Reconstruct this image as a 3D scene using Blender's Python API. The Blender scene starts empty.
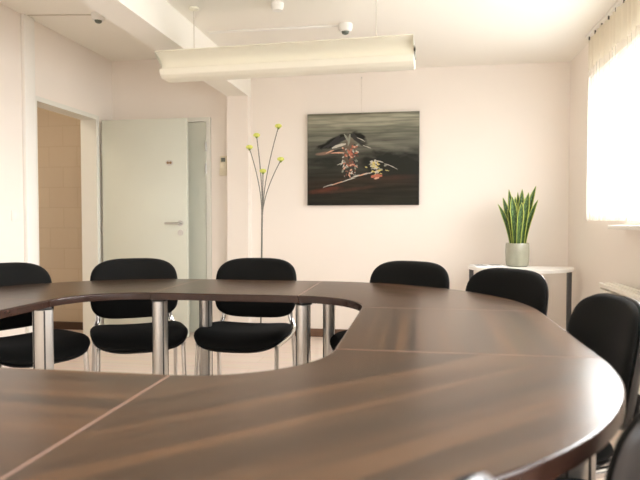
import bpy, bmesh, math, random
from mathutils import Vector, Matrix
random.seed(4)
S = bpy.context.scene
C = S.collection
PI = math.pi

# ------------------------------------------------------------------ helpers
def sm(mesh, ang=40):
    for p in mesh.polygons: p.use_smooth = True
    mesh.set_sharp_from_angle(angle=math.radians(ang))

def obj(name, bm, mat, parent=None, smooth=40, recalc=True):
    if recalc: bmesh.ops.recalc_face_normals(bm, faces=bm.faces[:])
    me = bpy.data.meshes.new(name); bm.to_mesh(me); bm.free()
    for m in (mat if isinstance(mat, (list, tuple)) else [mat]): me.materials.append(m)
    if smooth: sm(me, smooth)
    o = bpy.data.objects.new(name, me); C.objects.link(o)
    if parent: o.parent = parent
    return o

def thing(name, label, cat, loc=(0, 0, 0), rz=0, group=None):
    o = bpy.data.objects.new(name, None); C.objects.link(o)
    o.empty_display_size = .1
    o.location = loc; o.rotation_euler = (0, 0, rz)
    o['label'] = label; o['category'] = cat
    if group: o['group'] = group
    return o

def tag(o, label, cat, group=None):
    o['label'] = label; o['category'] = cat
    if group: o['group'] = group
    return o

def struct(name, bm, mat, label, cat, smooth=40):
    o = obj(name, bm, mat, None, smooth); o['kind'] = 'structure'
    o['label'] = label; o['category'] = cat
    return o

def sroot(name, label, cat, loc=(0, 0, 0)):
    o = thing(name, label, cat, loc); o['kind'] = 'structure'; return o

def box(bm, x0, x1, y0, y1, z0, z1, bev=0, seg=2, mi=0):
    vs = [bm.verts.new((x, y, z)) for x in (x0, x1) for y in (y0, y1) for z in (z0, z1)]
    idx = [(0, 1, 3, 2), (4, 6, 7, 5), (0, 4, 5, 1), (2, 3, 7, 6), (0, 2, 6, 4), (1, 5, 7, 3)]
    fs = [bm.faces.new([vs[i] for i in f]) for f in idx]
    for f in fs: f.material_index = mi
    if bev:
        es = set(e for f in fs for e in f.edges)
        bmesh.ops.bevel(bm, geom=list(es), offset=bev, segments=seg, affect='EDGES', profile=.5)
    return bm

def B(*a, **k): return box(bmesh.new(), *a, **k)

def tube(bm, pts, r, n=12, cap=True, sq=(1, 1), mi=0):
    """sweep a circle (or ellipse) along pts; r scalar or list"""
    pts = [Vector(p) for p in pts]
    N = len(pts)
    rr = r if isinstance(r, (list, tuple)) else [r] * N
    rings = []
    up = None
    for i, p in enumerate(pts):
        d = (pts[min(i + 1, N - 1)] - pts[max(i - 1, 0)]).normalized()
        if up is None:
            up = Vector((0, 0, 1)) if abs(d.z) < .9 else Vector((0, 1, 0))
        u = (up - d * up.dot(d)).normalized(); up = u
        v = d.cross(u)
        rings.append([bm.verts.new(p + (u * math.cos(2 * PI * k / n) * sq[0] + v * math.sin(2 * PI * k / n) * sq[1]) * rr[i]) for k in range(n)])
    for a, b in zip(rings, rings[1:]):
        for k in range(n):
            bm.faces.new((a[k], a[(k + 1) % n], b[(k + 1) % n], b[k])).material_index = mi
    if cap:
        bm.faces.new(rings[0][::-1]).material_index = mi
        bm.faces.new(rings[-1]).material_index = mi
    return bm

def T(*a, **k): return tube(bmesh.new(), *a, **k)

def lathe(bm, prof, n=32, c=(0, 0, 0), mi=0):
    rings = []
    for r, z in prof:
        if r < 1e-6: rings.append([bm.verts.new((c[0], c[1], c[2] + z))])
        else: rings.append([bm.verts.new((c[0] + r * math.cos(2 * PI * k / n), c[1] + r * math.sin(2 * PI * k / n), c[2] + z)) for k in range(n)])
    for a, b in zip(rings, rings[1:]):
        for k in range(n):
            k2 = (k + 1) % n
            if len(a) == 1 and len(b) == 1: continue
            if len(a) == 1: f = bm.faces.new((a[0], b[k2], b[k]))
            elif len(b) == 1: f = bm.faces.new((a[k], a[k2], b[0]))
            else: f = bm.faces.new((a[k], a[k2], b[k2], b[k]))
            f.material_index = mi
    for rg, s in ((rings[0], 1), (rings[-1], -1)):
        if len(rg) > 1: bm.faces.new(rg if s < 0 else rg[::-1]).material_index = mi
    return bm

def L(*a, **k): return lathe(bmesh.new(), *a, **k)

def sgp(v, p): return math.copysign(abs(v) ** p, v)

def pillow(a, b, ntop, nbot, tf, tb, warp, nt=56, nr=9, p=5):
    """closed pad: superelliptic outline, puffed on both faces"""
    bm = bmesh.new()
    def pt(r, th):
        n = ntop if math.sin(th) >= 0 else nbot
        return r * a * sgp(math.cos(th), 2 / n), r * b * sgp(math.sin(th), 2 / n)
    rs = [math.sin(PI / 2 * (i + 1) / nr) for i in range(nr)]
    sides = []
    rim = None
    for s, t in ((1, tf), (-1, tb)):
        c = bm.verts.new(warp(0, 0, s * t)); rings = []
        for r in rs:
            if r > .9999 and rim: rings.append(rim); continue
            h = s * t * max(0, 1 - r ** p) ** .5
            ring = [bm.verts.new(warp(*pt(r, 2 * PI * k / nt), h)) for k in range(nt)]
            rings.append(ring)
            if r > .9999: rim = ring
        for k in range(nt):
            k2 = (k + 1) % nt
            bm.faces.new((c, rings[0][k], rings[0][k2]))
            for A, D in zip(rings, rings[1:]): bm.faces.new((A[k], D[k], D[k2], A[k2]))
    return bm

# ------------------------------------------------------------------ materials
def mat(name, col, rough=.6, metal=0, spec=.5, coat=0, bump=None, var=None, sheen=0):
    m = bpy.data.materials.new(name); m.use_nodes = True
    nt = m.node_tree; b = nt.nodes['Principled BSDF']
    b.inputs['Base Color'].default_value = (*col, 1)
    b.inputs['Roughness'].default_value = rough
    b.inputs['Metallic'].default_value = metal
    b.inputs['Specular IOR Level'].default_value = spec
    b.inputs['Coat Weight'].default_value = coat
    b.inputs['Sheen Weight'].default_value = sheen
    tc = nt.nodes.new('ShaderNodeTexCoord')
    if var:     # (scale, amount) gentle mottling
        n = nt.nodes.new('ShaderNodeTexNoise'); n.inputs['Scale'].default_value = var[0]; n.inputs['Detail'].default_value = 5
        nt.links.new(tc.outputs['Object'], n.inputs['Vector'])
        r = nt.nodes.new('ShaderNodeValToRGB')
        r.color_ramp.elements[0].position = .3; r.color_ramp.elements[1].position = .7
        r.color_ramp.elements[0].color = (*[c * (1 - var[1]) for c in col], 1)
        r.color_ramp.elements[1].color = (*[min(1, c * (1 + var[1])) for c in col], 1)
        nt.links.new(n.outputs['Fac'], r.inputs['Fac']); nt.links.new(r.outputs['Color'], b.inputs['Base Color'])
    if bump:    # (scale, strength)
        n = nt.nodes.new('ShaderNodeTexNoise'); n.inputs['Scale'].default_value = bump[0]; n.inputs['Detail'].default_value = 4
        nt.links.new(tc.outputs['Object'], n.inputs['Vector'])
        u = nt.nodes.new('ShaderNodeBump'); u.inputs['Strength'].default_value = bump[1]; u.inputs['Distance'].default_value = .002
        nt.links.new(n.outputs['Fac'], u.inputs['Height']); nt.links.new(u.outputs['Normal'], b.inputs['Normal'])
    return m

M = {}
M['wall'] = mat('wall_paint', (.85, .795, .735), .85, bump=(120, .12), var=(1.2, .012))
M['ceil'] = mat('ceiling_paint', (.86, .835, .765), .9, bump=(150, .12))
M['white'] = mat('white_paint', (.86, .85, .81), .45)
M['wframe'] = mat('window_frame_white', (.85, .85, .84), .35)
M['door'] = mat('door_grey_green', (.63, .655, .575), .4, var=(2, .02))
M['doorframe'] = mat('door_frame_paint', (.74, .74, .68), .4)
M['block'] = None
M['steel'] = mat('brushed_steel', (.55, .54, .52), .3, 1)
M['legsteel'] = mat('table_leg_silver', (.62, .61, .58), .34, .9, bump=(60, .05))
M['groove'] = mat('leg_groove_dark', (.03, .03, .028), .5)
M['chrome'] = mat('chair_chrome', (.66, .66, .65), .16, 1)
M['dark'] = mat('dark_plastic', (.012, .012, .012), .4)
M['shell'] = mat('chair_shell_plastic', (.018, .018, .019), .3)
M['rim'] = mat('plant_pot_rim', (.5, .5, .4), .3)
M['sidetop'] = mat('side_table_white', (.86, .85, .82), .35)
M['sideleg'] = mat('side_table_leg_grey', (.085, .085, .085), .45, .3)
M['paper'] = mat('paper_white', (.85, .85, .85), .6)
M['print'] = mat('print_grey', (.25, .26, .28), .6)
M['baseb'] = mat('baseboard_brown', (.16, .085, .05), .45, var=(8, .2))
M['lamp'] = mat('lamp_enamel', (.84, .82, .70), .4)
M['lampend'] = mat('lamp_end_cap', (.35, .34, .3), .5)
M['sensor'] = mat('sensor_white', (.84, .83, .79), .45)
M['cable'] = mat('cable_cover', (.62, .58, .5), .5)
M['stem'] = mat('flower_stem_metal', (.17, .17, .15), .45, .4)
M['flower'] = mat('flower_yellow', (.70, .74, .16), .7, bump=(160, .8), var=(60, .15))
M['calyx'] = mat('flower_calyx_green', (.2, .3, .05), .7)
M['soil'] = mat('potting_soil', (.04, .028, .018), .9, bump=(80, 1))
M['pot'] = mat('glazed_pot', (.37, .37, .29), .2, coat=.4, var=(9, .1))
M['rad'] = mat('radiator_cream', (.86, .83, .75), .4)
M['remote'] = mat('remote_cream', (.76, .70, .54), .5)
M['screen'] = mat('lcd_grey', (.12, .14, .11), .3)
M['brass'] = mat('aged_brass', (.3, .2, .11), .35, .8)
M['skirt_dark'] = mat('corridor_skirting', (.06, .03, .015), .5)
M['band'] = mat('table_edge_band', (.030, .014, .0095), .22, spec=.35, var=(25, .15))
M['seam'] = mat('table_joint_painted_gloss', (.26, .15, .105), .35)  # paler than the band: gloss on the bevelled joints painted as colour
M['under'] = mat('table_underside', (.05, .03, .024), .6)

def fabric():
    m = mat('black_fabric', (.0075, .0075, .007), .92, spec=.12, sheen=.03)
    nt = m.node_tree; b = nt.nodes['Principled BSDF']
    tc = nt.nodes.new('ShaderNodeTexCoord'); n = nt.nodes.new('ShaderNodeTexNoise')
    n.inputs['Scale'].default_value = 380; n.inputs['Detail'].default_value = 2
    nt.links.new(tc.outputs['Object'], n.inputs['Vector'])
    u = nt.nodes.new('ShaderNodeBump'); u.inputs['Strength'].default_value = .35; u.inputs['Distance'].default_value = .001
    nt.links.new(n.outputs['Fac'], u.inputs['Height']); nt.links.new(u.outputs['Normal'], b.inputs['Normal'])
    return m
M['fabric'] = fabric()

def wood():
    m = bpy.data.materials.new('wenge_table_wood'); m.use_nodes = True
    nt = m.node_tree; b = nt.nodes['Principled BSDF']; lk = nt.links.new
    tc = nt.nodes.new('ShaderNodeTexCoord')
    oi = nt.nodes.new('ShaderNodeObjectInfo')
    add = nt.nodes.new('ShaderNodeVectorMath'); add.operation = 'ADD'
    mul = nt.nodes.new('ShaderNodeVectorMath'); mul.operation = 'SCALE'; mul.inputs['Scale'].default_value = 7.3
    cmb = nt.nodes.new('ShaderNodeCombineXYZ')
    for k in ('X', 'Y'): lk(oi.outputs['Random'], cmb.inputs[k])
    lk(cmb.outputs[0], mul.inputs[0]); lk(tc.outputs['Object'], add.inputs[0]); lk(mul.outputs[0], add.inputs[1])
    def noise(sc, detail, dist=0, rough=.5):
        mp = nt.nodes.new('ShaderNodeMapping'); mp.inputs['Scale'].default_value = sc
        n = nt.nodes.new('ShaderNodeTexNoise'); n.inputs['Scale'].default_value = 1; n.inputs['Detail'].default_value = detail
        n.inputs['Distortion'].default_value = dist; n.inputs['Roughness'].default_value = rough
        lk(add.outputs[0], mp.inputs['Vector']); lk(mp.outputs[0], n.inputs['Vector']); return n.outputs['Fac']
    a = noise((.35, 19, 19), 3, 0); f = noise((1.6, 60, 60), 6, .05, .6)
    mx = nt.nodes.new('ShaderNodeMix'); mx.inputs[0].default_value = .42
    lk(a, mx.inputs[2]); lk(f, mx.inputs[3])
    r = nt.nodes.new('ShaderNodeValToRGB'); e = r.color_ramp.elements
    e[0].position = .36; e[0].color = (.018, .009, .0048, 1)
    e[1].position = .64; e[1].color = (.102, .047, .0185, 1)
    x = e.new(.5); x.color = (.044, .0205, .0088, 1)
    lk(mx.outputs[0], r.inputs['Fac']); lk(r.outputs['Color'], b.inputs['Base Color'])
    b.inputs['Roughness'].default_value = .27
    b.inputs['Specular IOR Level'].default_value = .6
    u = nt.nodes.new('ShaderNodeBump'); u.inputs['Strength'].default_value = .06; u.inputs['Distance'].default_value = .001
    lk(f, u.inputs['Height']); lk(u.outputs['Normal'], b.inputs['Normal'])
    return m
M['wood'] = wood()

def floor_mat():
    m = bpy.data.materials.new('floor_laminate'); m.use_nodes = True
    nt = m.node_tree; b = nt.nodes['Principled BSDF']; lk = nt.links.new
    tc = nt.nodes.new('ShaderNodeTexCoord')
    br = nt.nodes.new('ShaderNodeTexBrick'); br.offset = .37
    br.inputs['Scale'].default_value = 1; br.inputs['Brick Width'].default_value = 1.2; br.inputs['Row Height'].default_value = .19
    br.inputs['Mortar Size'].default_value = .0015
    br.inputs['Color1'].default_value = (.84, .71, .62, 1); br.inputs['Color2'].default_value = (.87, .745, .66, 1)
    br.inputs['Mortar'].default_value = (.6, .42, .32, 1)
    lk(tc.outputs['Object'], br.inputs['Vector'])
    mp = nt.nodes.new('ShaderNodeMapping'); mp.inputs['Scale'].default_value = (2, 40, 1)
    n = nt.nodes.new('ShaderNodeTexNoise'); n.inputs['Scale'].default_value = 1; n.inputs['Detail'].default_value = 5
    lk(tc.outputs['Object'], mp.inputs[0]); lk(mp.outputs[0], n.inputs['Vector'])
    mx = nt.nodes.new('ShaderNodeMix'); mx.data_type = 'RGBA'; mx.blend_type = 'MULTIPLY'; mx.inputs[0].default_value = .25
    lk(br.outputs['Color'], mx.inputs[6]); lk(n.outputs['Color'], mx.inputs[7]); lk(mx.outputs[2], b.inputs['Base Color'])
    b.inputs['Roughness'].default_value = .32
    return m
M['floor'] = floor_mat()

def block_mat():
    m = bpy.data.materials.new('corridor_blockwork'); m.use_nodes = True
    nt = m.node_tree; b = nt.nodes['Principled BSDF']; lk = nt.links.new
    tc = nt.nodes.new('ShaderNodeTexCoord'); mp = nt.nodes.new('ShaderNodeMapping')
    mp.inputs['Rotation'].default_value = (PI / 2, 0, 0)
    br = nt.nodes.new('ShaderNodeTexBrick')
    br.inputs['Scale'].default_value = 1; br.inputs['Brick Width'].default_value = .30; br.inputs['Row Height'].default_value = .2
    br.inputs['Mortar Size'].default_value = .006; br.inputs['Mortar Smooth'].default_value = .3
    br.inputs['Color1'].default_value = (.53, .45, .34, 1); br.inputs['Color2'].default_value = (.515, .435, .33, 1)
    br.inputs['Mortar'].default_value = (.49, .41, .305, 1)
    lk(tc.outputs['Object'], mp.inputs[0]); lk(mp.outputs[0], br.inputs['Vector']); lk(br.outputs['Color'], b.inputs['Base Color'])
    u = nt.nodes.new('ShaderNodeBump'); u.inputs['Strength'].default_value = .3; u.inputs['Distance'].default_value = .004; u.invert = True
    lk(br.outputs['Fac'], u.inputs['Height']); lk(u.outputs['Normal'], b.inputs['Normal'])
    b.inputs['Roughness'].default_value = .8
    return m
M['block'] = block_mat()

def pane_mat():
    m = bpy.data.materials.new('window_glass'); m.use_nodes = True
    nt = m.node_tree; nt.nodes.clear(); lk = nt.links.new
    o = nt.nodes.new('ShaderNodeOutputMaterial'); mx = nt.nodes.new('ShaderNodeMixShader')
    t = nt.nodes.new('ShaderNodeBsdfTransparent'); g = nt.nodes.new('ShaderNodeBsdfGlossy'); g.inputs['Roughness'].default_value = .02
    f = nt.nodes.new('ShaderNodeFresnel'); 
    ge = nt.nodes.new('ShaderNodeNewGeometry'); ml = nt.nodes.new('ShaderNodeMath'); ml.operation = 'MULTIPLY_ADD'
    ml.inputs[1].default_value = 1 / 1.4 - 1.4; ml.inputs[2].default_value = 1.4     # same reflection on both faces of the pane
    lk(ge.outputs['Backfacing'], ml.inputs[0]); lk(ml.outputs[0], f.inputs['IOR'])
    lk(f.outputs[0], mx.inputs[0]); lk(t.outputs[0], mx.inputs[1]); lk(g.outputs[0], mx.inputs[2]); lk(mx.outputs[0], o.inputs[0])
    return m
M['glass'] = pane_mat()

def sheer_mat(name, dens):
    m = bpy.data.materials.new(name); m.use_nodes = True
    nt = m.node_tree; nt.nodes.clear(); lk = nt.links.new
    o = nt.nodes.new('ShaderNodeOutputMaterial')
    t = nt.nodes.new('ShaderNodeBsdfTransparent'); t.inputs[0].default_value = (1, 1, 1, 1)
    d = nt.nodes.new('ShaderNodeBsdfDiffuse'); d.inputs[0].default_value = (.88, .83, .70, 1)
    tr = nt.nodes.new('ShaderNodeBsdfTranslucent'); tr.inputs[0].default_value = (.9, .86, .74, 1)
    m1 = nt.nodes.new('ShaderNodeMixShader'); m1.inputs[0].default_value = .5
    lk(d.outputs[0], m1.inputs[1]); lk(tr.outputs[0], m1.inputs[2])
    m2 = nt.nodes.new('ShaderNodeMixShader'); m2.inputs[0].default_value = dens
    lk(t.outputs[0], m2.inputs[1]); lk(m1.outputs[0], m2.inputs[2]); lk(m2.outputs[0], o.inputs[0])
    return m
M['sheer'] = sheer_mat('sheer_curtain', .22); M['header'] = sheer_mat('curtain_gathering', .75)

def leaf_mat():
    m = bpy.data.materials.new('snake_plant_leaf'); m.use_nodes = True
    nt = m.node_tree; b = nt.nodes['Principled BSDF']; lk = nt.links.new
    uv = nt.nodes.new('ShaderNodeUVMap'); uv.uv_map = 'UVMap'
    sp = nt.nodes.new('ShaderNodeSeparateXYZ'); lk(uv.outputs[0], sp.inputs[0])
    mp = nt.nodes.new('ShaderNodeMapping'); mp.inputs['Scale'].default_value = (1.6, 24, 1)
    n = nt.nodes.new('ShaderNodeTexNoise'); n.inputs['Scale'].default_value = 2; n.inputs['Detail'].default_value = 4; n.inputs['Distortion'].default_value = .4
    lk(uv.outputs[0], mp.inputs[0]); lk(mp.outputs[0], n.inputs['Vector'])
    r = nt.nodes.new('ShaderNodeValToRGB'); e = r.color_ramp.elements
    e[0].position = .42; e[0].color = (.012, .04, .009, 1); e[1].position = .6; e[1].color = (.10, .20, .045, 1)
    lk(n.outputs['Fac'], r.inputs['Fac'])
    ab = nt.nodes.new('ShaderNodeMath'); ab.operation = 'ABSOLUTE'; lk(sp.outputs[0], ab.inputs[0])
    gt = nt.nodes.new('ShaderNodeMath'); gt.operation = 'GREATER_THAN'; gt.inputs[1].default_value = .8; lk(ab.outputs[0], gt.inputs[0])
    mx = nt.nodes.new('ShaderNodeMix'); mx.data_type = 'RGBA'; lk(gt.outputs[0], mx.inputs[0]); lk(r.outputs['Color'], mx.inputs[6])
    mx.inputs[7].default_value = (.40, .46, .09, 1); lk(mx.outputs[2], b.inputs['Base Color'])
    b.inputs['Roughness'].default_value = .4
    return m
M['leaf'] = leaf_mat()

def canvas_mat():
    m = bpy.data.materials.new('painted_canvas'); m.use_nodes = True
    nt = m.node_tree; b = nt.nodes['Principled BSDF']; lk = nt.links.new
    tc = nt.nodes.new('ShaderNodeTexCoord'); sp = nt.nodes.new('ShaderNodeSeparateXYZ'); lk(tc.outputs['Object'], sp.inputs[0])
    def noise(sc, det, off=(0, 0, 0)):
        mp = nt.nodes.new('ShaderNodeMapping'); mp.inputs['Scale'].default_value = sc; mp.inputs['Location'].default_value = off
        n = nt.nodes.new('ShaderNodeTexNoise'); n.inputs['Scale'].default_value = 1; n.inputs['Detail'].default_value = det
        n.inputs['Distortion'].default_value = .5
        lk(tc.outputs['Object'], mp.inputs[0]); lk(mp.outputs[0], n.inputs['Vector']); return n.outputs['Fac']
    def math_(op, a, c):
        k = nt.nodes.new('ShaderNodeMath'); k.operation = op
        for i, v in enumerate((a, c)):
            if isinstance(v, (int, float)): k.inputs[i].default_value = v
            else: lk(v, k.inputs[i])
        return k.outputs[0]
    H = .83
    v = math_('DIVIDE', sp.outputs[2], H)                       # 0 bottom .. 1 top
    big = noise((1.6, 1, 7), 3); streak = noise((2.2, 1, 34), 5, (3, 0, 1))
    u = math_('ADD', math_('DIVIDE', sp.outputs[0], 1.01), .5)
    v2 = math_('ADD', v, math_('MULTIPLY', math_('SUBTRACT', big, .5), .22))
    r = nt.nodes.new('ShaderNodeValToRGB'); e = r.color_ramp.elements
    stops = [(0, (.016, .0155, .010)), (.2, (.022, .018, .011)), (.27, (.030, .021, .013)), (.36, (.026, .026, .019)), (.48, (.05, .051, .039)),
             (.58, (.06, .061, .048)), (.69, (.18, .18, .14)), (.77, (.13, .132, .10)), (.87, (.28, .275, .21)), (.94, (.33, .325, .245)), (1, (.13, .127, .09))]
    e[0].position, e[0].color = stops[0][0], (*stops[0][1], 1); e[1].position, e[1].color = stops[-1][0], (*stops[-1][1], 1)
    for p, c in stops[1:-1]: x = e.new(p); x.color = (*c, 1)
    lk(v2, r.inputs['Fac'])
    mul = nt.nodes.new('ShaderNodeMix'); mul.data_type = 'RGBA'; mul.blend_type = 'MULTIPLY'; mul.inputs[0].default_value = 1
    rr = nt.nodes.new('ShaderNodeValToRGB'); rr.color_ramp.elements[0].position = .3; rr.color_ramp.elements[1].position = .72
    rr.color_ramp.elements[0].color = (.5, .5, .5, 1); rr.color_ramp.elements[1].color = (1.35, 1.35, 1.35, 1)
    lk(streak, rr.inputs['Fac']); lk(r.outputs['Color'], mul.inputs[6]); lk(rr.outputs['Color'], mul.inputs[7])
    # broad soft brush passages: (px, py, half width, half height, slope, colour, strength) in painting pixels
    wob = math_('MULTIPLY', math_('SUBTRACT', noise((8, 1, 20), 5, (5, 0, 2)), .5), 2.2)
    cur = mul.outputs[2]
    for px, py, a, h, sl, c, st in ((402, 166, 44, 15, .12, (.014, .015, .011), 1.6), (334, 142, 17, 5.5, -.45, (.008, .008, .006), 1.7), (361, 139, 9, 6.5, .62, (.008, .008, .006), 1.7),
                                    (330, 162, 24, 7, .05, (.018, .02, .015), 1), (385, 146, 30, 4, .22, (.24, .235, .19), .4), (325, 153, 9, 2, -.1, (.30, .18, .13), .8),
                                    (378, 165, 22, 7, .2, (.012, .012, .009), 1.1), (325, 190, 22, 3.2, -.13, (.10, .028, .014), .9), (396, 178, 26, 3, -.06, (.05, .023, .014), .7),
                                    (347, 190, 30, 2.2, -.12, (.07, .028, .016), .7), (350, 152, 9, 17, 0, (.14, .10, .07), .9), (370, 121, 40, 3, .03, (.36, .35, .26), .5),
                                    (352, 118, 20, 3, 0, (.34, .33, .25), .5)):
        du = math_('SUBTRACT', u, (px - 308) / 111); dv = math_('SUBTRACT', v, (205 - py) / 91.5)
        dv = math_('ADD', dv, math_('MULTIPLY', du, sl * 111 / 91.5))
        du = math_('DIVIDE', du, a / 111); dv = math_('DIVIDE', dv, h / 91.5)
        k = math_('ADD', math_('SUBTRACT', 1, math_('ADD', math_('MULTIPLY', du, du), math_('MULTIPLY', dv, dv))), wob)
        km = math_('MULTIPLY', k, st); cl = nt.nodes.new('ShaderNodeClamp'); lk(km, cl.inputs[0])
        mk = nt.nodes.new('ShaderNodeMix'); mk.data_type = 'RGBA'; lk(cl.outputs[0], mk.inputs[0]); lk(cur, mk.inputs[6]); mk.inputs[7].default_value = (*c, 1)
        cur = mk.outputs[2]
    mul = mk
    lk(mul.outputs[2], b.inputs['Base Color']); b.inputs['Roughness'].default_value = .5; b.inputs['Specular IOR Level'].default_value = .2
    return m
M['canvas'] = canvas_mat()
def flat(n, c, r=.5): return mat(n, c, r)
PA = [flat('paint_white', (.50, .48, .41)), flat('paint_red', (.42, .12, .065)), flat('paint_black', (.008, .008, .007)),
      flat('paint_yellow', (.55, .46, .14)), flat('paint_grey', (.22, .23, .18)), flat('paint_rust', (.16, .05, .025)), flat('paint_pink', (.6, .33, .22))]

# ------------------------------------------------------------------ the room
XL, XR, YB, YN = -2.94, 1.27, 5.45, -2.6
ZR, ZL = 2.43, 2.615
bx0, bx1 = -1.75, -1.55      # beam
W1 = (1.6, 4.87); W2 = (-2.3, 1.2); W3 = (-.9, .5); WZ = (1.075, 2.16)  # second and third openings are added for fill light

bm = bmesh.new(); box(bm, -4.6, XR + .1, YN - .1, YB + .2, -.1, 0)
struct('floor', bm, M['floor'], 'pale salmon wood laminate floor', 'floor', 0)
bm = bmesh.new(); box(bm, (bx0 + bx1) / 2, XR + .1, YN - .1, YB + .2, ZR, ZR + .3); box(bm, -4.6, (bx0 + bx1) / 2, YN - .1, YB + .2, ZL, ZL + .115)
struct('ceiling', bm, M['ceil'], 'white painted ceiling in two levels, higher left of the beam', 'ceiling', 0)
bm = bmesh.new(); box(bm, -4.6, XR + .1, YB, YB + .2, 0, ZL)
struct('wall_back', bm, M['wall'], 'pale peach wall behind the painting', 'wall', 0)
bm = bmesh.new()
for x0, x1, z0, z1 in ((XL - .2, W3[0], 0, ZL), (W3[1], XR + .1, 0, ZL), (W3[0], W3[1], 0, WZ[0]), (W3[0], W3[1], WZ[1], ZL)): box(bm, x0, x1, YN - .1, YN, z0, z1)
struct('wall_front', bm, M['wall'], 'pale wall behind the camera', 'wall', 0)
# right wall with the curtained window's opening and an added one for fill light
bm = bmesh.new()
for y0, y1, z0, z1 in ((YN, W2[0], 0, ZR), (W2[1], W1[0], 0, ZR), (W1[1], YB, 0, ZR), (W2[0], W2[1], 0, WZ[0]), (W2[0], W2[1], WZ[1], ZR),
                       (W1[0], W1[1], 0, WZ[0]), (W1[0], W1[1], WZ[1], ZR)):
    box(bm, XR, XR + .1, y0, y1, z0, z1)
struct('wall_right', bm, M['wall'], 'pale peach wall with the curtained window', 'wall', 0)
# left wall with doorway
D0, D1, DZ = 4.248, 5.15, 2.02
bm = bmesh.new()
for y0, y1, z0, z1 in ((YN, D0, 0, ZL), (D1, YB, 0, ZL), (D0, D1, DZ, ZL)): box(bm, XL - .13, XL, y0, y1, z0, z1)
struct('wall_left', bm, M['wall'], 'pale wall with the open doorway', 'wall', 0)
# corridor beyond the doorway
bm = bmesh.new(); box(bm, -4.4, XL - .13, YB - .03, YB, 0, ZL - .002)
struct('wall_corridor', bm, M['block'], 'beige painted block wall seen through the doorway', 'wall', 0)
bm = bmesh.new(); box(bm, -4.6, -4.4, YN, YB, 0, ZL); box(bm, -4.4, XL - .13, 2.2, 2.4, 0, ZL)
struct('wall_passage', bm, M['wall'], 'far side wall of the corridor', 'wall', 0)
bm = bmesh.new(); box(bm, -4.4, XL - .13, YB - .045, YB - .03, 0, .075)
struct('baseboard_corridor', bm, M['skirt_dark'], 'dark brown skirting in the corridor', 'baseboard', 0)
# beam, pillar, pipe casing
bm = bmesh.new(); box(bm, bx0, bx1, YN, YB, 2.215, ZL + .01)
struct('trim_1', bm, M['ceil'], 'white ceiling beam running over the pillar', 'beam', 0)
bm = bmesh.new(); box(bm, bx0, bx1, YB - .11, YB, 0, 2.215)
struct('trim_2', bm, M['wall'], 'pale pillar under the end of the beam', 'pillar', 0)
bm = bmesh.new(); box(bm, XL, XL + .03, 4.10, 4.225, 0, ZL, bev=.006)
struct('trim_3', bm, M['white'], 'white pipe casing beside the doorway', 'pipe casing')
bm = bmesh.new(); box(bm, bx1, XR, YB - .014, YB, 0, .075, bev=.003)
struct('baseboard_back', bm, M['baseb'], 'brown wooden skirting under the painting', 'baseboard')
bm = bmesh.new(); box(bm, XR - .014, XR, YN, YB - .014, 0, .075, bev=.003)
struct('baseboard_right', bm, M['baseb'], 'brown wooden skirting under the window', 'baseboard')

# windows
def window(n, y0, y1, label, front=False):
    r = sroot(n, label, 'window', ((y0 + y1) / 2, YN - .05, WZ[0]) if front else (XR + .05, (y0 + y1) / 2, WZ[0]))
    if front: r.rotation_euler = (0, 0, PI / 2)
    w = (y1 - y0) / 2; h = WZ[1] - WZ[0]
    bm = bmesh.new(); t = .055
    box(bm, -.035, .035, -w, -w + t, 0, h); box(bm, -.035, .035, w - t, w, 0, h)
    box(bm, -.035, .035, -w + t, w - t, 0, t); box(bm, -.035, .035, -w + t, w - t, h - t, h)
    box(bm, -.035, .035, -.04, .04, t, h - t)
    fr = obj('window_frame', bm, M['wframe'], r, 0)
    for s in (-1, 1):
        a, b_ = (-w + t, -.04) if s < 0 else (.04, w - t)
        obj('window_pane', B(-.004, .004, a, b_, t, h - t), M['glass'], r, 0)
    return r
window('window_1', *W1, 'bright white framed window behind the sheer curtain')
window('fill_window_2', *W2, 'unseen white framed window added nearer the camera on the right wall for fill light')  # added out of view to brighten the left side of the room
window('fill_window_3', *W3, 'unseen white framed window added behind the camera for fill light', True)  # added out of view as frontal fill for the back wall
bm = B(1.165, XR, 1.55, 4.0, 1.02, 1.045, bev=.004)
o = struct('trim_4', bm, M['white'], 'white window sill board under the curtain hem', 'sill')

# curtain: rail + gathered sheer
cr = thing('sheer_curtain', 'white sheer curtain hanging over the window on the right wall', 'curtain', (1.215, 4.685, 0))
bm = bmesh.new(); ny = 560; y0, y1 = 0, -3.1
rows = [1.072, 1.1, 1.5, 1.9, 2.17, 2.33, 2.345, 2.372, 2.395]
grid = []
for zi, z in enumerate(rows):
    t = (z - 1.07) / 1.33; row = []
    for i in range(ny + 1):
        s = i / ny; ph = s * 2 * PI * 36
        amp = .008 * (1 - .2 * t)
        row.append(bm.verts.new((amp * math.sin(ph + .6 * math.sin(ph * .31)) + .006 * math.sin(ph * .23), y0 + (y1 - y0) * s + .008 * math.cos(2 * ph) * (1 - t), z)))
    grid.append(row)
for k, (a, b_) in enumerate(zip(grid, grid[1:])):
    for i in range(ny): bm.faces.new((a[i], a[i + 1], b_[i + 1], b_[i])).material_index = 1 if k >= 4 else 0
obj('curtain_cloth', bm, [M['sheer'], M['header']], cr, 80, False)
obj('curtain_rail', B(-.012, .012, -3.14, .03, 2.408, 2.43), M['white'], cr, 0)
for i in range(21):
    y = -.02 - i * .15
    obj('curtain_hook', T([(0, y, 2.385), (0, y, 2.412)], .006, 8), M['sideleg'], cr)

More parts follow.
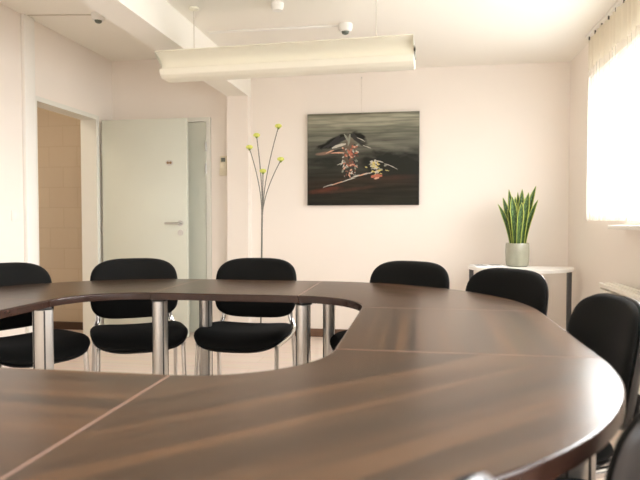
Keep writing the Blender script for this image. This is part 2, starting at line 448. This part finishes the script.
# ------------------------------------------------------------------ doors
def hinge(parent, x, y, z, m='steel'):
    return obj('hinge', T([(x, y, z - .045), (x, y, z + .045)], .009, 10), M[m], parent)
d1 = sroot('door_1', 'grey green door standing open into the room from the left doorway', 'door', (XL, D1, 0))
bm = bmesh.new(); e = .018     # frame round the opening, local to (XL,D1): y runs -(D1-D0)..0
w = D1 - D0
box(bm, -.145, .012, -e, .03, 0, DZ + .02); box(bm, -.145, .012, -w - .02, -w + e, 0, DZ + .02); box(bm, -.145, .012, -w + e, -e, DZ - e, DZ + .02)
obj('door_frame', bm, M['doorframe'], d1, 0)
yy = 5.185 - D1
lf = obj('door_leaf', B(.035, .86, yy, yy + .042, .008, 2.0, bev=.003), M['door'], d1)
for z in (.25, 1.0, 1.75): hinge(lf, .026, yy + .021, z)
hx = .775
h = bmesh.new()
for c in (hx + .025,):
    tube(h, [(c, yy, 1.05), (c, yy - .011, 1.05)], .026, 20)
    tube(h, [(c, yy - .011, 1.05), (c, yy - .05, 1.05), (c - .012, yy - .058, 1.05), (c - .13, yy - .058, 1.05)], .0095, 12)
obj('door_handle', h, M['steel'], lf)
obj('lock', T([(hx + .025, yy, .965), (hx + .025, yy - .011, .965)], .026, 20), M['steel'], lf)
bm = bmesh.new()
for sx in (-1, 1): tube(bm, [(.695 + sx * .013, yy, 1.60), (.695 + sx * .013, yy - .007, 1.60)], .012, 18)
pl = obj('door_plate', T([(.695, yy, 1.60), (.695, yy - .003, 1.60)], .036, 28, sq=(.75, 1)), M['steel'], lf)
obj('plate_knob', bm, M['brass'], pl)
d2 = sroot('door_2', 'closed pale door in the back wall, mostly hidden by the open door', 'door', (-2.4, YB, 0))
bm = bmesh.new(); box(bm, -.46, -.42, -.03, 0, 0, 2.045); box(bm, .42, .46, -.03, 0, 0, 2.045); box(bm, -.42, .42, -.03, 0, 2.005, 2.045)
obj('door_frame', bm, M['doorframe'], d2, 0)
lf2 = obj('door_leaf', B(-.415, .415, -.022, -.002, .008, 2.0), M['door'], d2, 0)
for z in (.25, 1.565, 1.77): hinge(lf2, .418, -.034, z)
# switch, remote
s = thing('light_switch', 'small white light switch on the left wall', 'light switch', (XL, 4.0, 1.11))
obj('switch_plate', B(0, .01, -.04, .04, -.04, .04, bev=.003), M['sensor'], s)
obj('switch_rocker', B(.01, .015, -.026, .026, -.026, .026, bev=.002), M['sensor'], s)
s = thing('remote_control', 'cream air conditioner remote on the wall between door and pillar', 'remote control', (-1.815, YB, 1.5))
obj('remote_body', B(-.032, .032, -.026, -.006, 0, .18, bev=.004), M['remote'], s)
obj('remote_screen', B(-.02, .02, -.028, -.026, .125, .162), M['screen'], s, 0)
obj('wall_cradle', B(-.036, .036, -.03, .002, -.004, .06, bev=.004), M['remote'], s)

# ------------------------------------------------------------------ table: ring of eight segments
cxL, cxR, cyN, cyF = -1.218, -.525, 1.525, 2.285
RI, RO, TT, TH = .31, .967, .74, .032
G = .0009                      # half joint
D = .007
def profile_strip(path, nrm, d=D):
    """edge band swept along a path of (x,y); nrm gives outward direction"""
    bm = bmesh.new(); h = min(1, d / .007)
    prof = [(0, -TH), (d, -TH), (d, -.007 * h), (d * .92, -.0043 * h), (d * .72, -.0019 * h), (d * .4, -.0005 * h), (0, 0)]
    rows = []
    for (x, y), (nx, ny_) in zip(path, nrm): rows.append([bm.verts.new((x + nx * a, y + ny_ * a, TT + z)) for a, z in prof])
    for a, b_ in zip(rows, rows[1:]):
        for i in range(len(prof)):
            j = (i + 1) % len(prof); bm.faces.new((a[i], a[j], b_[j], b_[i]))
    bm.faces.new(rows[0]); bm.faces.new(rows[-1][::-1]); return bm
def slab(poly):
    bm = bmesh.new()
    t = [bm.verts.new((x, y, TT)) for x, y in poly]; b_ = [bm.verts.new((x, y, TT - TH)) for x, y in poly]
    n = len(poly); f = bm.faces.new(t); f2 = bm.faces.new(b_[::-1]); f2.material_index = 1
    for i in range(n):
        j = (i + 1) % n; bm.faces.new((t[i], b_[i], b_[j], t[j])).material_index = 2
    return bm
def ell(x, y, ang, a, b, n=40):
    c, q = math.cos(ang), math.sin(ang)
    return [(x + a * math.cos(2 * PI * k / n) * c - b * math.sin(2 * PI * k / n) * q, y + a * math.cos(2 * PI * k / n) * q + b * math.sin(2 * PI * k / n) * c) for k in range(n)]
def prism(rings):
    bm = bmesh.new(); R = [[bm.verts.new((x, y, z)) for x, y in p] for p, z in rings]; n = len(R[0])
    for p, q in zip(R, R[1:]):
        for k in range(n): bm.faces.new((p[k], p[(k + 1) % n], q[(k + 1) % n], q[k]))
    bm.faces.new(R[0][::-1]); bm.faces.new(R[-1]); return bm
def legs(seg, spots, ang):
    """oval columns, long axis along the joint (ang); dark grooves down both flanks"""
    for x, y in spots:
        l = obj('leg', prism([(ell(x, y, ang, .043, .03), .02), (ell(x, y, ang, .044, .031), .024), (ell(x, y, ang, .044, .031), TT - TH - .012)]), M['legsteel'], seg)
        for sd in (-1, 1):
            for e_ in (-.6, .6):
                px, py = .044 * math.sin(e_), .031 * math.cos(e_) * sd
                gx, gy = x + px * math.cos(ang) - py * math.sin(ang), y + px * math.sin(ang) + py * math.cos(ang)
                obj('leg_groove', T([(gx, gy, .03), (gx, gy, TT - TH - .013)], .0035, 8), M['groove'], l)
        obj('leg_plate', B(x - .03, x + .03, y - .03, y + .03, TT - TH - .012, TT - TH, bev=.002), M['dark'], l)
        obj('foot', prism([(ell(x, y, ang, .05, .037), 0), (ell(x, y, ang, .052, .039), .006), (ell(x, y, ang, .044, .031), .02)]), M['dark'], l)
GRP = 'segments of the ring shaped meeting table'
def segment_parts(seg, poly, bands, seams):
    obj('tabletop', slab(poly), [M['wood'], M['under'], M['band']], seg, 0)
    for p, n in bands: obj('edge_band', profile_strip(p, n), M['band'], seg, 50)
    for p, n in seams: obj('joint_edge', profile_strip(p, n, .0013), M['seam'], seg, 50)
def straight(loc, rz, length, label):
    """local: x along the run, outer edge at y = -RO, inner edge at y = -RI (ring centre at +y)"""
    seg = thing('table_segment', label, 'table', loc, rz, GRP)
    a = length / 2 - G; q = .0013
    poly = [(-a + q, -RO + D), (a - q, -RO + D), (a - q, -RI - D), (-a + q, -RI - D)]
    bands = [([(-a, -RO + D), (a, -RO + D)], [(0, -1)] * 2), ([(-a, -RI - D), (a, -RI - D)], [(0, 1)] * 2)]
    seams = [([(s * (a - q), -RO + D), (s * (a - q), -RI - D)], [(s, 0)] * 2) for s in (-1, 1)]
    segment_parts(seg, poly, bands, seams)
    legs(seg, [(length / 2 - .02, -RI - .053), (length / 2 - .05, -RO + .075)], PI / 2)
    return seg
def corner(loc, rz, label):
    """local: mid direction at -y, grain along x; arc centre at origin"""
    seg = thing('table_segment', label, 'table', loc, rz, GRP)
    n = 40; q = .0013
    A = [-PI * .75 + PI / 2 * i / n for i in range(n + 1)]
    def at(r, t, ins=0): return (r * math.cos(t), r * math.sin(t))
    da_o, da_i = (G + q) / RO, (G + q) / RI
    ao = [-PI * .75 + da_o + (PI / 2 - 2 * da_o) * i / n for i in range(n + 1)]
    ai = [-PI * .75 + da_i + (PI / 2 - 2 * da_i) * i / n for i in range(n + 1)]
    po = [at(RO - D, t) for t in ao]; pi_ = [at(RI + D, t) for t in ai]
    bands = [(po, [(math.cos(t), math.sin(t)) for t in ao]), (pi_, [(-math.cos(t), -math.sin(t)) for t in ai])]
    r2 = math.sqrt(.5)
    seams = [([po[0], pi_[0]], [(-r2, r2)] * 2), ([po[-1], pi_[-1]], [(r2, r2)] * 2)]
    segment_parts(seg, po + pi_[::-1], bands, seams)
    t = -PI * .25
    def off(r, k): return (r * math.cos(t) - k * r2, r * math.sin(t) - k * r2)
    legs(seg, [off(RI + .038, .014), off(RO - .075, .05)], t)
    return seg
mx, my = (cxL + cxR) / 2, (cyN + cyF) / 2
straight((mx, cyN, 0), 0, cxR - cxL, 'dark wood straight table section at the bottom left, nearest the camera')
corner((cxR, cyN, 0), PI / 4, 'large dark wood curved table corner filling the bottom right foreground')
straight((cxR, my, 0), PI / 2, cyF - cyN, 'straight dark wood table section on the right between two curved corners')
corner((cxR, cyF, 0), PI * .75, 'curved dark wood table corner in front of the painting')
straight((mx, cyF, 0), PI, cxR - cxL, 'straight dark wood table section at the far side, in front of the flower stems')
corner((cxL, cyF, 0), PI * 1.25, 'curved dark wood table corner in front of the open door')
straight((cxL, my, 0), PI * 1.5, cyF - cyN, 'straight dark wood table section cut by the left picture edge')
corner((cxL, cyN, 0), PI * 1.75, 'curved dark wood table corner beyond the left picture edge')

# ------------------------------------------------------------------ chairs
CG = 'black upholstered chairs around the meeting table'
def make_chair():
    t = thing('conference_chair', '', 'chair', (0, 0, 0), 0, CG)
    def wseat(x, y, h):
        z = .442 + h + .026 * (abs(x) / .25) ** 2.4 - .03 * max(0, (y - .06) / .16) ** 2 + .012 * max(0, (-y - .1) / .12) ** 2
        return (x, y + .012, z)
    obj('seat', pillow(.252, .22, 4.0, 4.2, .03, .024, wseat, p=12, nr=12), M['fabric'], t, 60)
    obj('seat_shell', pillow(.246, .214, 4.0, 4.2, .002, .016, lambda x, y, h: wseat(x, y, h - .022), p=10), M['shell'], t, 60)
    def wback(x, v, h):
        z = .681 + v
        return (x, -.228 - (z - .5) * .16 + x * x * .85 + h, z - .012 * (1 - (x / .25) ** 2) * max(0, -v / .17))
    obj('backrest', pillow(.243, .166, 3.5, 4.4, .026, .006, wback, p=6), M['fabric'], t, 60)
    obj('back_shell', pillow(.246, .169, 3.5, 4.4, .003, .028, lambda x, v, h: wback(x, v, h - .008), p=7), M['shell'], t, 60)
    for s in (-1, 1):
        for fy, top, bot in ((1, (.215 * s, .15, .415), (.222 * s, .20, .012)), (-1, (.226 * s, -.20, .435), (.236 * s, -.26, .012))):
            mid = tuple(a * .9 + b_ * .1 for a, b_ in zip(top, bot))
            l = obj('leg', T([top, mid, bot], .0145, 12, sq=(1.25, .8)), M['chrome'], t)
            obj('foot_cap', T([(bot[0], bot[1], .03), (bot[0], bot[1], 0)], .0165, 12), M['dark'], l)
        obj('side_rail', T([(.215 * s, .16, .415), (.215 * s, 0, .41), (.222 * s, -.12, .415), (.226 * s, -.212, .437)], .0135, 12), M['chrome'], t)
        pts = [(.226 * s, -.18, .432), (.226 * s, -.215, .437), (.222 * s, -.235, .455), (.205 * s, -.243, .50), (.20 * s, -.245, .56), (.197 * s, -.252, .62)]
        obj('back_support', T(pts, .011, 12, sq=(.7, 1.3)), M['chrome'], t)
    obj('cross_rail', T([(-.215, -.08, .41), (.215, -.08, .41)], .009, 10), M['chrome'], t)
    return t
chair0 = make_chair(); used = [False]
def dup(root):
    r = root.copy(); C.objects.link(r)
    for ch in root.children:
        c = ch.copy(); C.objects.link(c); c.parent = r
        for g in ch.children:
            d = g.copy(); C.objects.link(d); d.parent = c
    return r
def chair(cx, cy, fx, fy, label):
    """cx,cy: centre of the backrest top; fx,fy: facing"""
    n = math.hypot(fx, fy); fx /= n; fy /= n
    o = dup(chair0) if used[0] else chair0
    used[0] = True
    o.location = (cx + fx * .28, cy + fy * .28, 0); o.rotation_euler = (0, 0, math.atan2(-fx, fy)); o['label'] = label
    return o
chair(-2.165, 2.83, .88, -.47, 'black chair with chrome legs cut by the left picture edge')
chair(-1.665, 3.32, .52, -.85, 'black chair in front of the open grey green door')
chair(-.945, 3.47, 0, -1, 'black chair in front of the tall yellow flower stems')
chair(-.03, 3.33, -.48, -.88, 'black chair below the painting, at the far right table corner')
chair(.43, 2.87, -.78, -.62, 'black chair in front of the half round side table with the plant')
chair(.582, 1.86, -1, -.08, 'black chair beside the radiator, seen from the side')
chair(.475, .985, -.7, .7, 'blurred black chair at the bottom right picture corner')
chair(-.03, .425, -.8, .6, 'black chair at the bottom edge, only its top edge showing')

# ------------------------------------------------------------------ side table, plant, papers
st = thing('side_table', 'white half round side table with dark legs in the back right corner', 'side table', (.815, 5.1, 0))
r_ = .41; n = 40
poly = [(-r_, .02)] + [(r_ * math.cos(PI + PI * i / n), r_ * math.sin(PI + PI * i / n)) for i in range(n + 1)] + [(r_, .02)]
bm = bmesh.new(); t = [bm.verts.new((x, y, .70)) for x, y in poly]; b_ = [bm.verts.new((x, y, .675)) for x, y in poly]
ft = bm.faces.new(t); bm.faces.new(b_[::-1])
for i in range(len(poly)): j = (i + 1) % len(poly); bm.faces.new((t[i], b_[i], b_[j], t[j]))
bmesh.ops.bevel(bm, geom=[e for e in ft.edges], offset=.003, segments=2, affect='EDGES')
obj('tabletop', bm, M['sidetop'], st)
for x in (-.385, .385):
    obj('leg', B(x - .017, x + .017, -.017, .017, 0, .675, bev=.002), M['sideleg'], st)
obj('leg', B(-.017, .017, -.38, -.346, 0, .675, bev=.002), M['sideleg'], st)
pp = thing('potted_snake_plant', 'snake plant with yellow edged leaves in a grey green pot on the side table', 'plant', (.795, 5.1, .70))
obj('pot', L([(0, 0), (.078, 0), (.088, .008), (.093, .05), (.095, .12), (.092, .185), (.089, .19), (.085, .187), (.087, .12), (.084, .15), (.083, .155)], 40), M['pot'], pp)
obj('soil', L([(0, .162), (.05, .165), (.084, .16), (.084, .15), (0, .15)], 28), M['soil'], pp)
def leaf(bx_, by_, tx, ty, tz, wd, twist):
    bm = bmesh.new(); uvl = bm.loops.layers.uv.new('UVMap'); N = 18
    p0 = Vector((bx_, by_, .155)); p2 = Vector((tx, ty, tz)); p1 = Vector((bx_ * 1.1 + (tx - bx_) * .2, by_ + (ty - by_) * .2, .155 + (tz - .155) * .55))
    rows = []
    for i in range(N + 1):
        s_ = i / N; p = p0 * (1 - s_) ** 2 + p1 * 2 * s_ * (1 - s_) + p2 * s_ * s_
        w_ = wd * (.62 + .75 * s_ - .1 * s_ * s_) * (1 if s_ < .62 else max(0, 1 - ((s_ - .62) / .38) ** 1.7)) + .0006
        a = twist * (.4 + .6 * s_); row = []
        for u in (-1, -.72, -.35, 0, .35, .72, 1):
            fold = .28 * w_ * (u * u) 
            x = u * w_ * .5; y = -fold + .0
            row.append((bm.verts.new(p + Vector((x * math.cos(a) - y * math.sin(a), x * math.sin(a) + y * math.cos(a), 0))), u, s_ * (tz - .155)))
        rows.append(row)
    for a_, b2 in zip(rows, rows[1:]):
        for k in range(6):
            q = (a_[k], a_[k + 1], b2[k + 1], b2[k]); f = bm.faces.new([v[0] for v in q])
            for lp, v in zip(f.loops, q): lp[uvl].uv = (v[1], v[2])
    o = obj('leaf', bm, M['leaf'], pp, 60, False)
    md = o.modifiers.new('thick', 'SOLIDIFY'); md.thickness = .0035; md.offset = 0
for a in ((-.045, .01, -.158, .0, .51, .042, .5), (-.04, .03, -.112, .05, .565, .046, .2), (-.02, .04, -.065, .05, .632, .042, -.3),
          (.0, .045, .008, .06, .61, .038, .4), (.015, .03, .04, .04, .635, .05, .2), (.045, .03, .152, .06, .66, .045, -.5), (.05, .0, .157, -.01, .545, .04, -.7),
          (-.022, -.03, -.055, -.05, .572, .056, .15), (.03, -.03, .075, -.05, .60, .052, -.25), (.0, -.045, .022, -.06, .52, .05, .1),
          (-.035, -.015, -.085, -.03, .47, .045, .5), (.02, .0, .06, .0, .56, .045, .0), (-.01, .01, -.02, .01, .57, .045, -.2)):
    leaf(*a)
mg = thing('brochure', 'open printed brochure lying on the side table left of the plant', 'brochure', (.56, 5.06, .70), .15)
obj('pages', B(-.13, .13, -.10, .10, 0, .008, bev=.001), M['paper'], mg)
bm = bmesh.new()
for (x0, x1, y0, y1) in ((-.11, -.02, -.07, .0), (.02, .11, -.02, .07), (-.1, -.03, .03, .07)): box(bm, x0, x1, y0, y1, .008, .0086)
obj('print', bm, M['print'], mg, 0)

# ------------------------------------------------------------------ painting
pt = thing('painting', 'large dark abstract canvas painting on the back wall', 'painting', (-.505, YB, 1.213))
PW, PH = 1.01, .83
bm = bmesh.new(); box(bm, -PW / 2, PW / 2, -.036, -.006, 0, PH, bev=.003)
def P(px, py): return ((px - 308) / 111 - .5) * PW, (205 - py) / 91.5 * PH
def stroke(px, py, qx, qy, w, mi, lift=[0]):
    (x0, z0), (x1, z1) = P(px, py), P(qx, qy); lift[0] = (lift[0] + 1) % 40
    d = Vector((x1 - x0, z1 - z0)); ln = d.length or 1e-4; nn = Vector((-d.y, d.x)) / ln; N = 7; y = -.0362 - .00005 * (lift[0] + 1)
    up, lo = [], []
    for i in range(N + 1):
        s_ = i / N; hw = w / 2 * (math.sin(PI * min(1, max(0, .12 + .8 * s_))) ** .7) * random.uniform(.7, 1.25)
        c = Vector((x0, z0)) + d * s_ + nn * .12 * ln * (s_ * (1 - s_))
        up.append(bm.verts.new((c.x + nn.x * hw, y, c.y + nn.y * hw))); lo.append(bm.verts.new((c.x - nn.x * hw, y, c.y - nn.y * hw)))
    for i in range(N):
        f = bm.faces.new((up[i], up[i + 1], lo[i + 1], lo[i])); f.material_index = mi + 1
W_, R_, K_, Y_, G_, U_, P_ = range(7)
for a in ((328, 148, 341, 136, .03, K_), (332, 146, 345, 137, .035, K_), (336, 143, 348, 138, .03, K_), (322, 149, 334, 143, .016, K_), (350, 134, 361, 143, .032, K_), (354, 134, 363, 146, .026, K_), (333, 152, 346, 149, .02, K_), (333, 148, 347, 144, .026, W_), (327, 153, 335, 150, .012, P_), (332, 153, 346, 153, .012, P_), (345, 134, 350, 143, .016, G_), (351, 134, 349, 146, .02, G_),
          (338, 165, 347, 162, .006, W_), (358, 138, 366, 142, .008, W_), (364, 146, 372, 149, .006, W_),
          (324, 187, 335, 184, .007, W_), (333, 185, 346, 181, .010, P_), (343, 182, 356, 178, .008, W_), (352, 178, 362, 175, .013, W_), (360, 176, 371, 173, .012, P_), (364, 175, 372, 173, .008, W_), (376, 161, 384, 163, .010, W_), (385, 164, 398, 170, .006, W_)): stroke(*a)
for i in range(46):     # the splashed burst on the left of centre: red heart ...
    t_ = random.random(); x = random.gauss(352 - 1 * t_, 2.4); y = 145 + 30 * t_; a = random.uniform(-.6, 2.2); l_ = random.uniform(1.5, 4)
    stroke(x, y, x + l_ * math.cos(a), y + l_ * math.sin(a), random.uniform(.008, .024), random.choice((R_, R_, P_, R_, U_, K_, P_)))
for i in range(60):     # ... with light flecks round it
    t_ = random.random(); x = 351 + random.choice((-1, 1, 1)) * random.uniform(2, 9 - 3 * t_); y = 143 + 33 * t_; a = random.uniform(.2, 2.6); l_ = random.uniform(1, 4)
    stroke(x, y, x + l_ * math.cos(a), y + l_ * math.sin(a), random.uniform(.005, .016), random.choice((W_, W_, G_, K_, P_, K_, G_, U_)))
for i in range(48):     # and the smaller one to its right
    x = random.gauss(375, 3.6); y = random.gauss(168, 3.6); a = random.uniform(-.5, .9); l_ = random.uniform(1.5, 4)
    stroke(x, y, x + l_ * math.cos(a), y + l_ * math.sin(a), random.uniform(.006, .02), random.choice((Y_, Y_, W_, W_, G_, K_, Y_)))
for a in ((372, 177, 383, 176, .032, R_), (375, 179, 380, 178, .016, P_), (351, 152, 354, 158, .03, R_)): stroke(*a)
obj('canvas', bm, [M['canvas']] + PA, pt, 0, False)
obj('hanging_wire', T([(-.012, -.004, PH - .02), (-.012, -.004, 1.145)], .0012, 6), M['cable'], pt)
obj('nail', T([(-.012, 0, 1.147), (-.012, -.016, 1.15)], .004, 8), M['steel'], pt)

# ------------------------------------------------------------------ flower stems
fs = thing('flower_sculpture', 'tall thin flower stems with five yellow heads standing by the pillar', 'decoration', (-1.40, 5.22, 0))
obj('base', L([(0, 0), (.11, 0), (.112, .006), (.1, .012), (.012, .018), (0, .018)], 36), M['stem'], fs)
for (hx_, hz, hy, kx, kz) in ((.165, 1.90, .0, .03, 1.2), (-.045, 1.83, .04, .01, 1.25), (-.092, 1.715, -.03, .0, 1.2), (.19, 1.605, -.02, .035, 1.18), (.036, 1.50, -.05, .02, 1.2)):
    o0 = Vector((-.006 + kx * .2, hy * .1, .015)); pts = []
    k0 = Vector((.012 + kx * .18, hy * .15, 1.12)); hd = Vector((hx_, hy, hz))
    for i in range(7): pts.append(o0.lerp(k0, i / 7))
    c1 = k0 + Vector((.004 + kx * .15, 0, (hz - 1.12) * .42))
    for i in range(13):
        s_ = i / 12; pts.append(k0 * (1 - s_) ** 2 + c1 * 2 * s_ * (1 - s_) + hd * s_ * s_)
    obj('stem', T(pts, .0042, 8), M['stem'], fs)
    fh = obj('flower_head', L([(0, -.004), (.02, -.002), (.03, .006), (.0315, .014), (.026, .024), (.014, .03), (0, .031)], 24, hd), M['flower'], fs)
    obj('calyx', L([(0, -.02), (.006, -.016), (.012, -.006), (.017, -.0015), (0, .002)], 14, hd), M['calyx'], fh)

# ------------------------------------------------------------------ pendant lamp and ceiling fittings
LY = 3.66
LZ = 1.975
lp = thing('pendant_lamp', 'long white pendant fluorescent lamp hanging under the ceiling', 'pendant lamp', (-.825, LY, LZ), -.05)
front = [(-.160, .144), (-.157, .148), (-.118, .137), (-.085, .117), (-.064, .092), (-.056, .066), (-.055, .055)]
bk = [(-y, z) for y, z in front[::-1]]
inner = [(y * .96, z + .005) for y, z in (front + bk)[::-1]]
def extrude(pr, x0, x1, cap=True):
    bm = bmesh.new(); a = [bm.verts.new((x0, y, z)) for y, z in pr]; b_ = [bm.verts.new((x1, y, z)) for y, z in pr]
    for i in range(len(pr)): j = (i + 1) % len(pr); bm.faces.new((a[i], a[j], b_[j], b_[i]))
    if cap: bm.faces.new(a[::-1]); bm.faces.new(b_)
    return bm
HL = .795
obj('reflector', extrude(front + bk + inner, -HL, HL), M['lamp'], lp, 35)
low = [(-.055, .06), (-.094, .058), (-.096, .054), (-.084, .02), (-.064, .004), (-.05, 0), (.05, 0), (.064, .004), (.084, .02), (.096, .054), (.094, .058), (.055, .06)]
obj('lower_trough', extrude(low, -HL, HL), M['lamp'], lp, 28)
for s_ in (-1, 1):
    obj('end_cap', extrude([(-.05, .082), (-.05, .06), (.05, .06), (.05, .082)], s_ * HL, s_ * (HL + .006)), M['lampend'], lp, 0)
obj('tube', T([(-HL + .03, 0, .1), (HL - .03, 0, .1)], .013, 14), M['sensor'], lp)
for x in (-.60, .567):
    w_ = obj('hanging_wire', T([(x, 0, .06), (x, 0, ZR - LZ)], .0028, 8), M['cable'], lp)
    obj('ceiling_cup', L([(0, 0), (.03, 0), (.034, -.012), (.012, -.022), (0, -.022)], 20, (x, 0, ZR - LZ)), M['lamp'], w_)
def sensor(x, y, z, label, r=.05, h=.05, lens=True):
    t_ = thing('ceiling_sensor', label, 'sensor', (x, y, z), 0, None)
    obj('sensor_body', L([(0, 0), (r, 0), (r, -h * .5), (r * .8, -h), (0, -h)], 28), M['sensor'], t_)
    if lens: obj('sensor_lens', L([(0, -h), (r * .55, -h), (r * .45, -h - .014), (r * .2, -h - .02), (0, -h - .02)], 20), M['screen'], t_)
    return t_
sensor(-2.37, 4.2, ZL, 'small white ceiling sensor above the open door')
sensor(-.51, 4.17, ZR, 'small white ceiling sensor behind the pendant lamp')
sensor(-.88, 3.70, ZR, 'plain white round detector on the ceiling above the lamp', .04, .045, False)
o = obj('ceiling_cable', T([(-2.9, 4.13, ZL - .005), (-2.42, 4.2, ZL - .005)], .005, 8), M['cable']); tag(o, 'thin cable on the ceiling above the doorway', 'cable')
o = obj('ceiling_cable', B(-1.5, -.56, 4.155, 4.18, ZR - .014, ZR, bev=.002), M['white']); tag(o, 'white cable duct on the ceiling behind the pendant lamp', 'cable')

# ------------------------------------------------------------------ radiator
rd = thing('radiator', 'cream panel radiator on the right wall under the window', 'radiator', (1.196, 3.24, 0))
bm = bmesh.new(); box(bm, -.06, -.04, -.8, .8, .12, .64, bev=.004); 
for i in range(32):
    y = -.775 + i * .05; box(bm, -.066, -.06, y - .012, y + .012, .15, .61, bev=.002, seg=1)
obj('front_panel', bm, M['rad'], rd)
obj('rear_panel', B(.03, .045, -.8, .8, .12, .64, bev=.004), M['rad'], rd)
bm = bmesh.new()
for x0, x1 in ((-.066, -.044), (-.03, .0), (.014, .045)): box(bm, x0, x1, -.805, .805, .655, .68, bev=.003)
for i in range(9): y = -.795 + i * .19875; box(bm, -.06, .044, y - .01, y + .01, .64, .672)
obj('top_grille', bm, M['rad'], rd, 0)
for y in (-.8, .79): obj('side_panel', B(-.058, .043, y, y + .01, .12, .655, bev=.002), M['rad'], rd)
bm = bmesh.new()
for i in range(76): y = -.76 + i * .02; box(bm, -.038, .028, y - .001, y + .001, .15, .6)
obj('fins', bm, M['rad'], rd, 0)
for y in (-.5, .5): obj('bracket', B(.045, .07, y - .02, y + .02, .2, .6), M['rad'], rd, 0)
for y in (-.72, .72):
    obj('pipe', T([(0, y, .12), (0, y, 0)], .009, 12), M['rad'], rd)

# ------------------------------------------------------------------ unseen lamp added to light the corridor
cl = thing('added_corridor_lamp', 'unseen round lamp added to light the corridor', 'ceiling lamp', (-3.7, 3.9, ZL))
lm = bpy.data.materials.new('added_lamp_glow'); lm.use_nodes = True
b = lm.node_tree.nodes['Principled BSDF']; b.inputs['Emission Color'].default_value = (1, .86, .68, 1); b.inputs['Emission Strength'].default_value = 10
obj('added_lamp_shade', L([(0, 0), (.16, 0), (.16, -.03), (.12, -.07), (0, -.08)], 32), lm, cl)

# ------------------------------------------------------------------ light, camera
w = bpy.data.worlds.new('daylight'); S.world = w; w.use_nodes = True
bg = w.node_tree.nodes['Background']; bg.inputs[0].default_value = (.985, .99, 1, 1)
# hazy bright sky, brightest round the veiled sun ahead and to the right
wn = w.node_tree.nodes; wl = w.node_tree.links.new
tc = wn.new('ShaderNodeTexCoord'); dt = wn.new('ShaderNodeVectorMath'); dt.operation = 'DOT_PRODUCT'
dt.inputs[1].default_value = Vector((.78, .6, .15)).normalized()
wl(tc.outputs['Generated'], dt.inputs[0])
mxx = wn.new('ShaderNodeMath'); mxx.operation = 'MAXIMUM'; mxx.inputs[1].default_value = 0; wl(dt.outputs['Value'], mxx.inputs[0])
pw = wn.new('ShaderNodeMath'); pw.operation = 'POWER'; pw.inputs[1].default_value = 2; wl(mxx.outputs[0], pw.inputs[0])
ma = wn.new('ShaderNodeMath'); ma.operation = 'MULTIPLY_ADD'; ma.inputs[1].default_value = 5.5; ma.inputs[2].default_value = 2.0
wl(pw.outputs[0], ma.inputs[0])
sx = wn.new('ShaderNodeSeparateXYZ'); wl(tc.outputs['Generated'], sx.inputs[0])        # the ground outside is darker than the sky
gr = wn.new('ShaderNodeMapRange'); gr.inputs['From Min'].default_value = -.06; gr.inputs['From Max'].default_value = .04
gr.inputs['To Min'].default_value = .55; gr.inputs['To Max'].default_value = 1.15; wl(sx.outputs[2], gr.inputs['Value'])
mg_ = wn.new('ShaderNodeMath'); mg_.operation = 'MULTIPLY'; wl(ma.outputs[0], mg_.inputs[0]); wl(gr.outputs[0], mg_.inputs[1]); wl(mg_.outputs[0], bg.inputs[1])
for nm, (y0, y1) in (('a', W1), ('b', W2), ('c', W3)):
    ld = bpy.data.lights.new('window_portal', 'AREA'); ld.shape = 'RECTANGLE'; ld.size = WZ[1] - WZ[0]; ld.size_y = y1 - y0
    ld.cycles.is_portal = True
    lo = bpy.data.objects.new('window_portal', ld); C.objects.link(lo)
    lo.location = (XR + .11, (y0 + y1) / 2, (WZ[0] + WZ[1]) / 2); lo.rotation_euler = (0, PI / 2, 0)
    if nm == 'c': lo.location = ((y0 + y1) / 2, YN - .11, (WZ[0] + WZ[1]) / 2); lo.rotation_euler = (PI / 2, 0, PI / 2); lo.rotation_euler = Matrix(((0, -1, 0), (0, 0, -1), (1, 0, 0))).to_euler()

cam = bpy.data.cameras.new('camera'); co = bpy.data.objects.new('camera', cam); C.objects.link(co); S.camera = co
f = 600.0; vx, vy = 419, 221
pitch = math.atan((240 - vy) / f); yaw = math.atan((vx - 320) / f * math.cos(pitch))
cam.sensor_width = 36; cam.lens = 36 * f / 640
co.location = (0, 0, 1.07); co.rotation_euler = (PI / 2 - pitch, 0, yaw)
cam.clip_start = .02
cam.dof.use_dof = True; cam.dof.focus_distance = 3.6; cam.dof.aperture_fstop = 4.0

S.cycles.use_denoising = True
S.cycles.max_bounces = 14; S.cycles.diffuse_bounces = 8; S.cycles.transparent_max_bounces = 16
S.cycles.sample_clamp_indirect = 10
S.view_settings.view_transform = 'Standard'; S.view_settings.look = 'None'
S.view_settings.exposure = 1.74; S.view_settings.gamma = 1; S.view_settings.use_curve_mapping = False
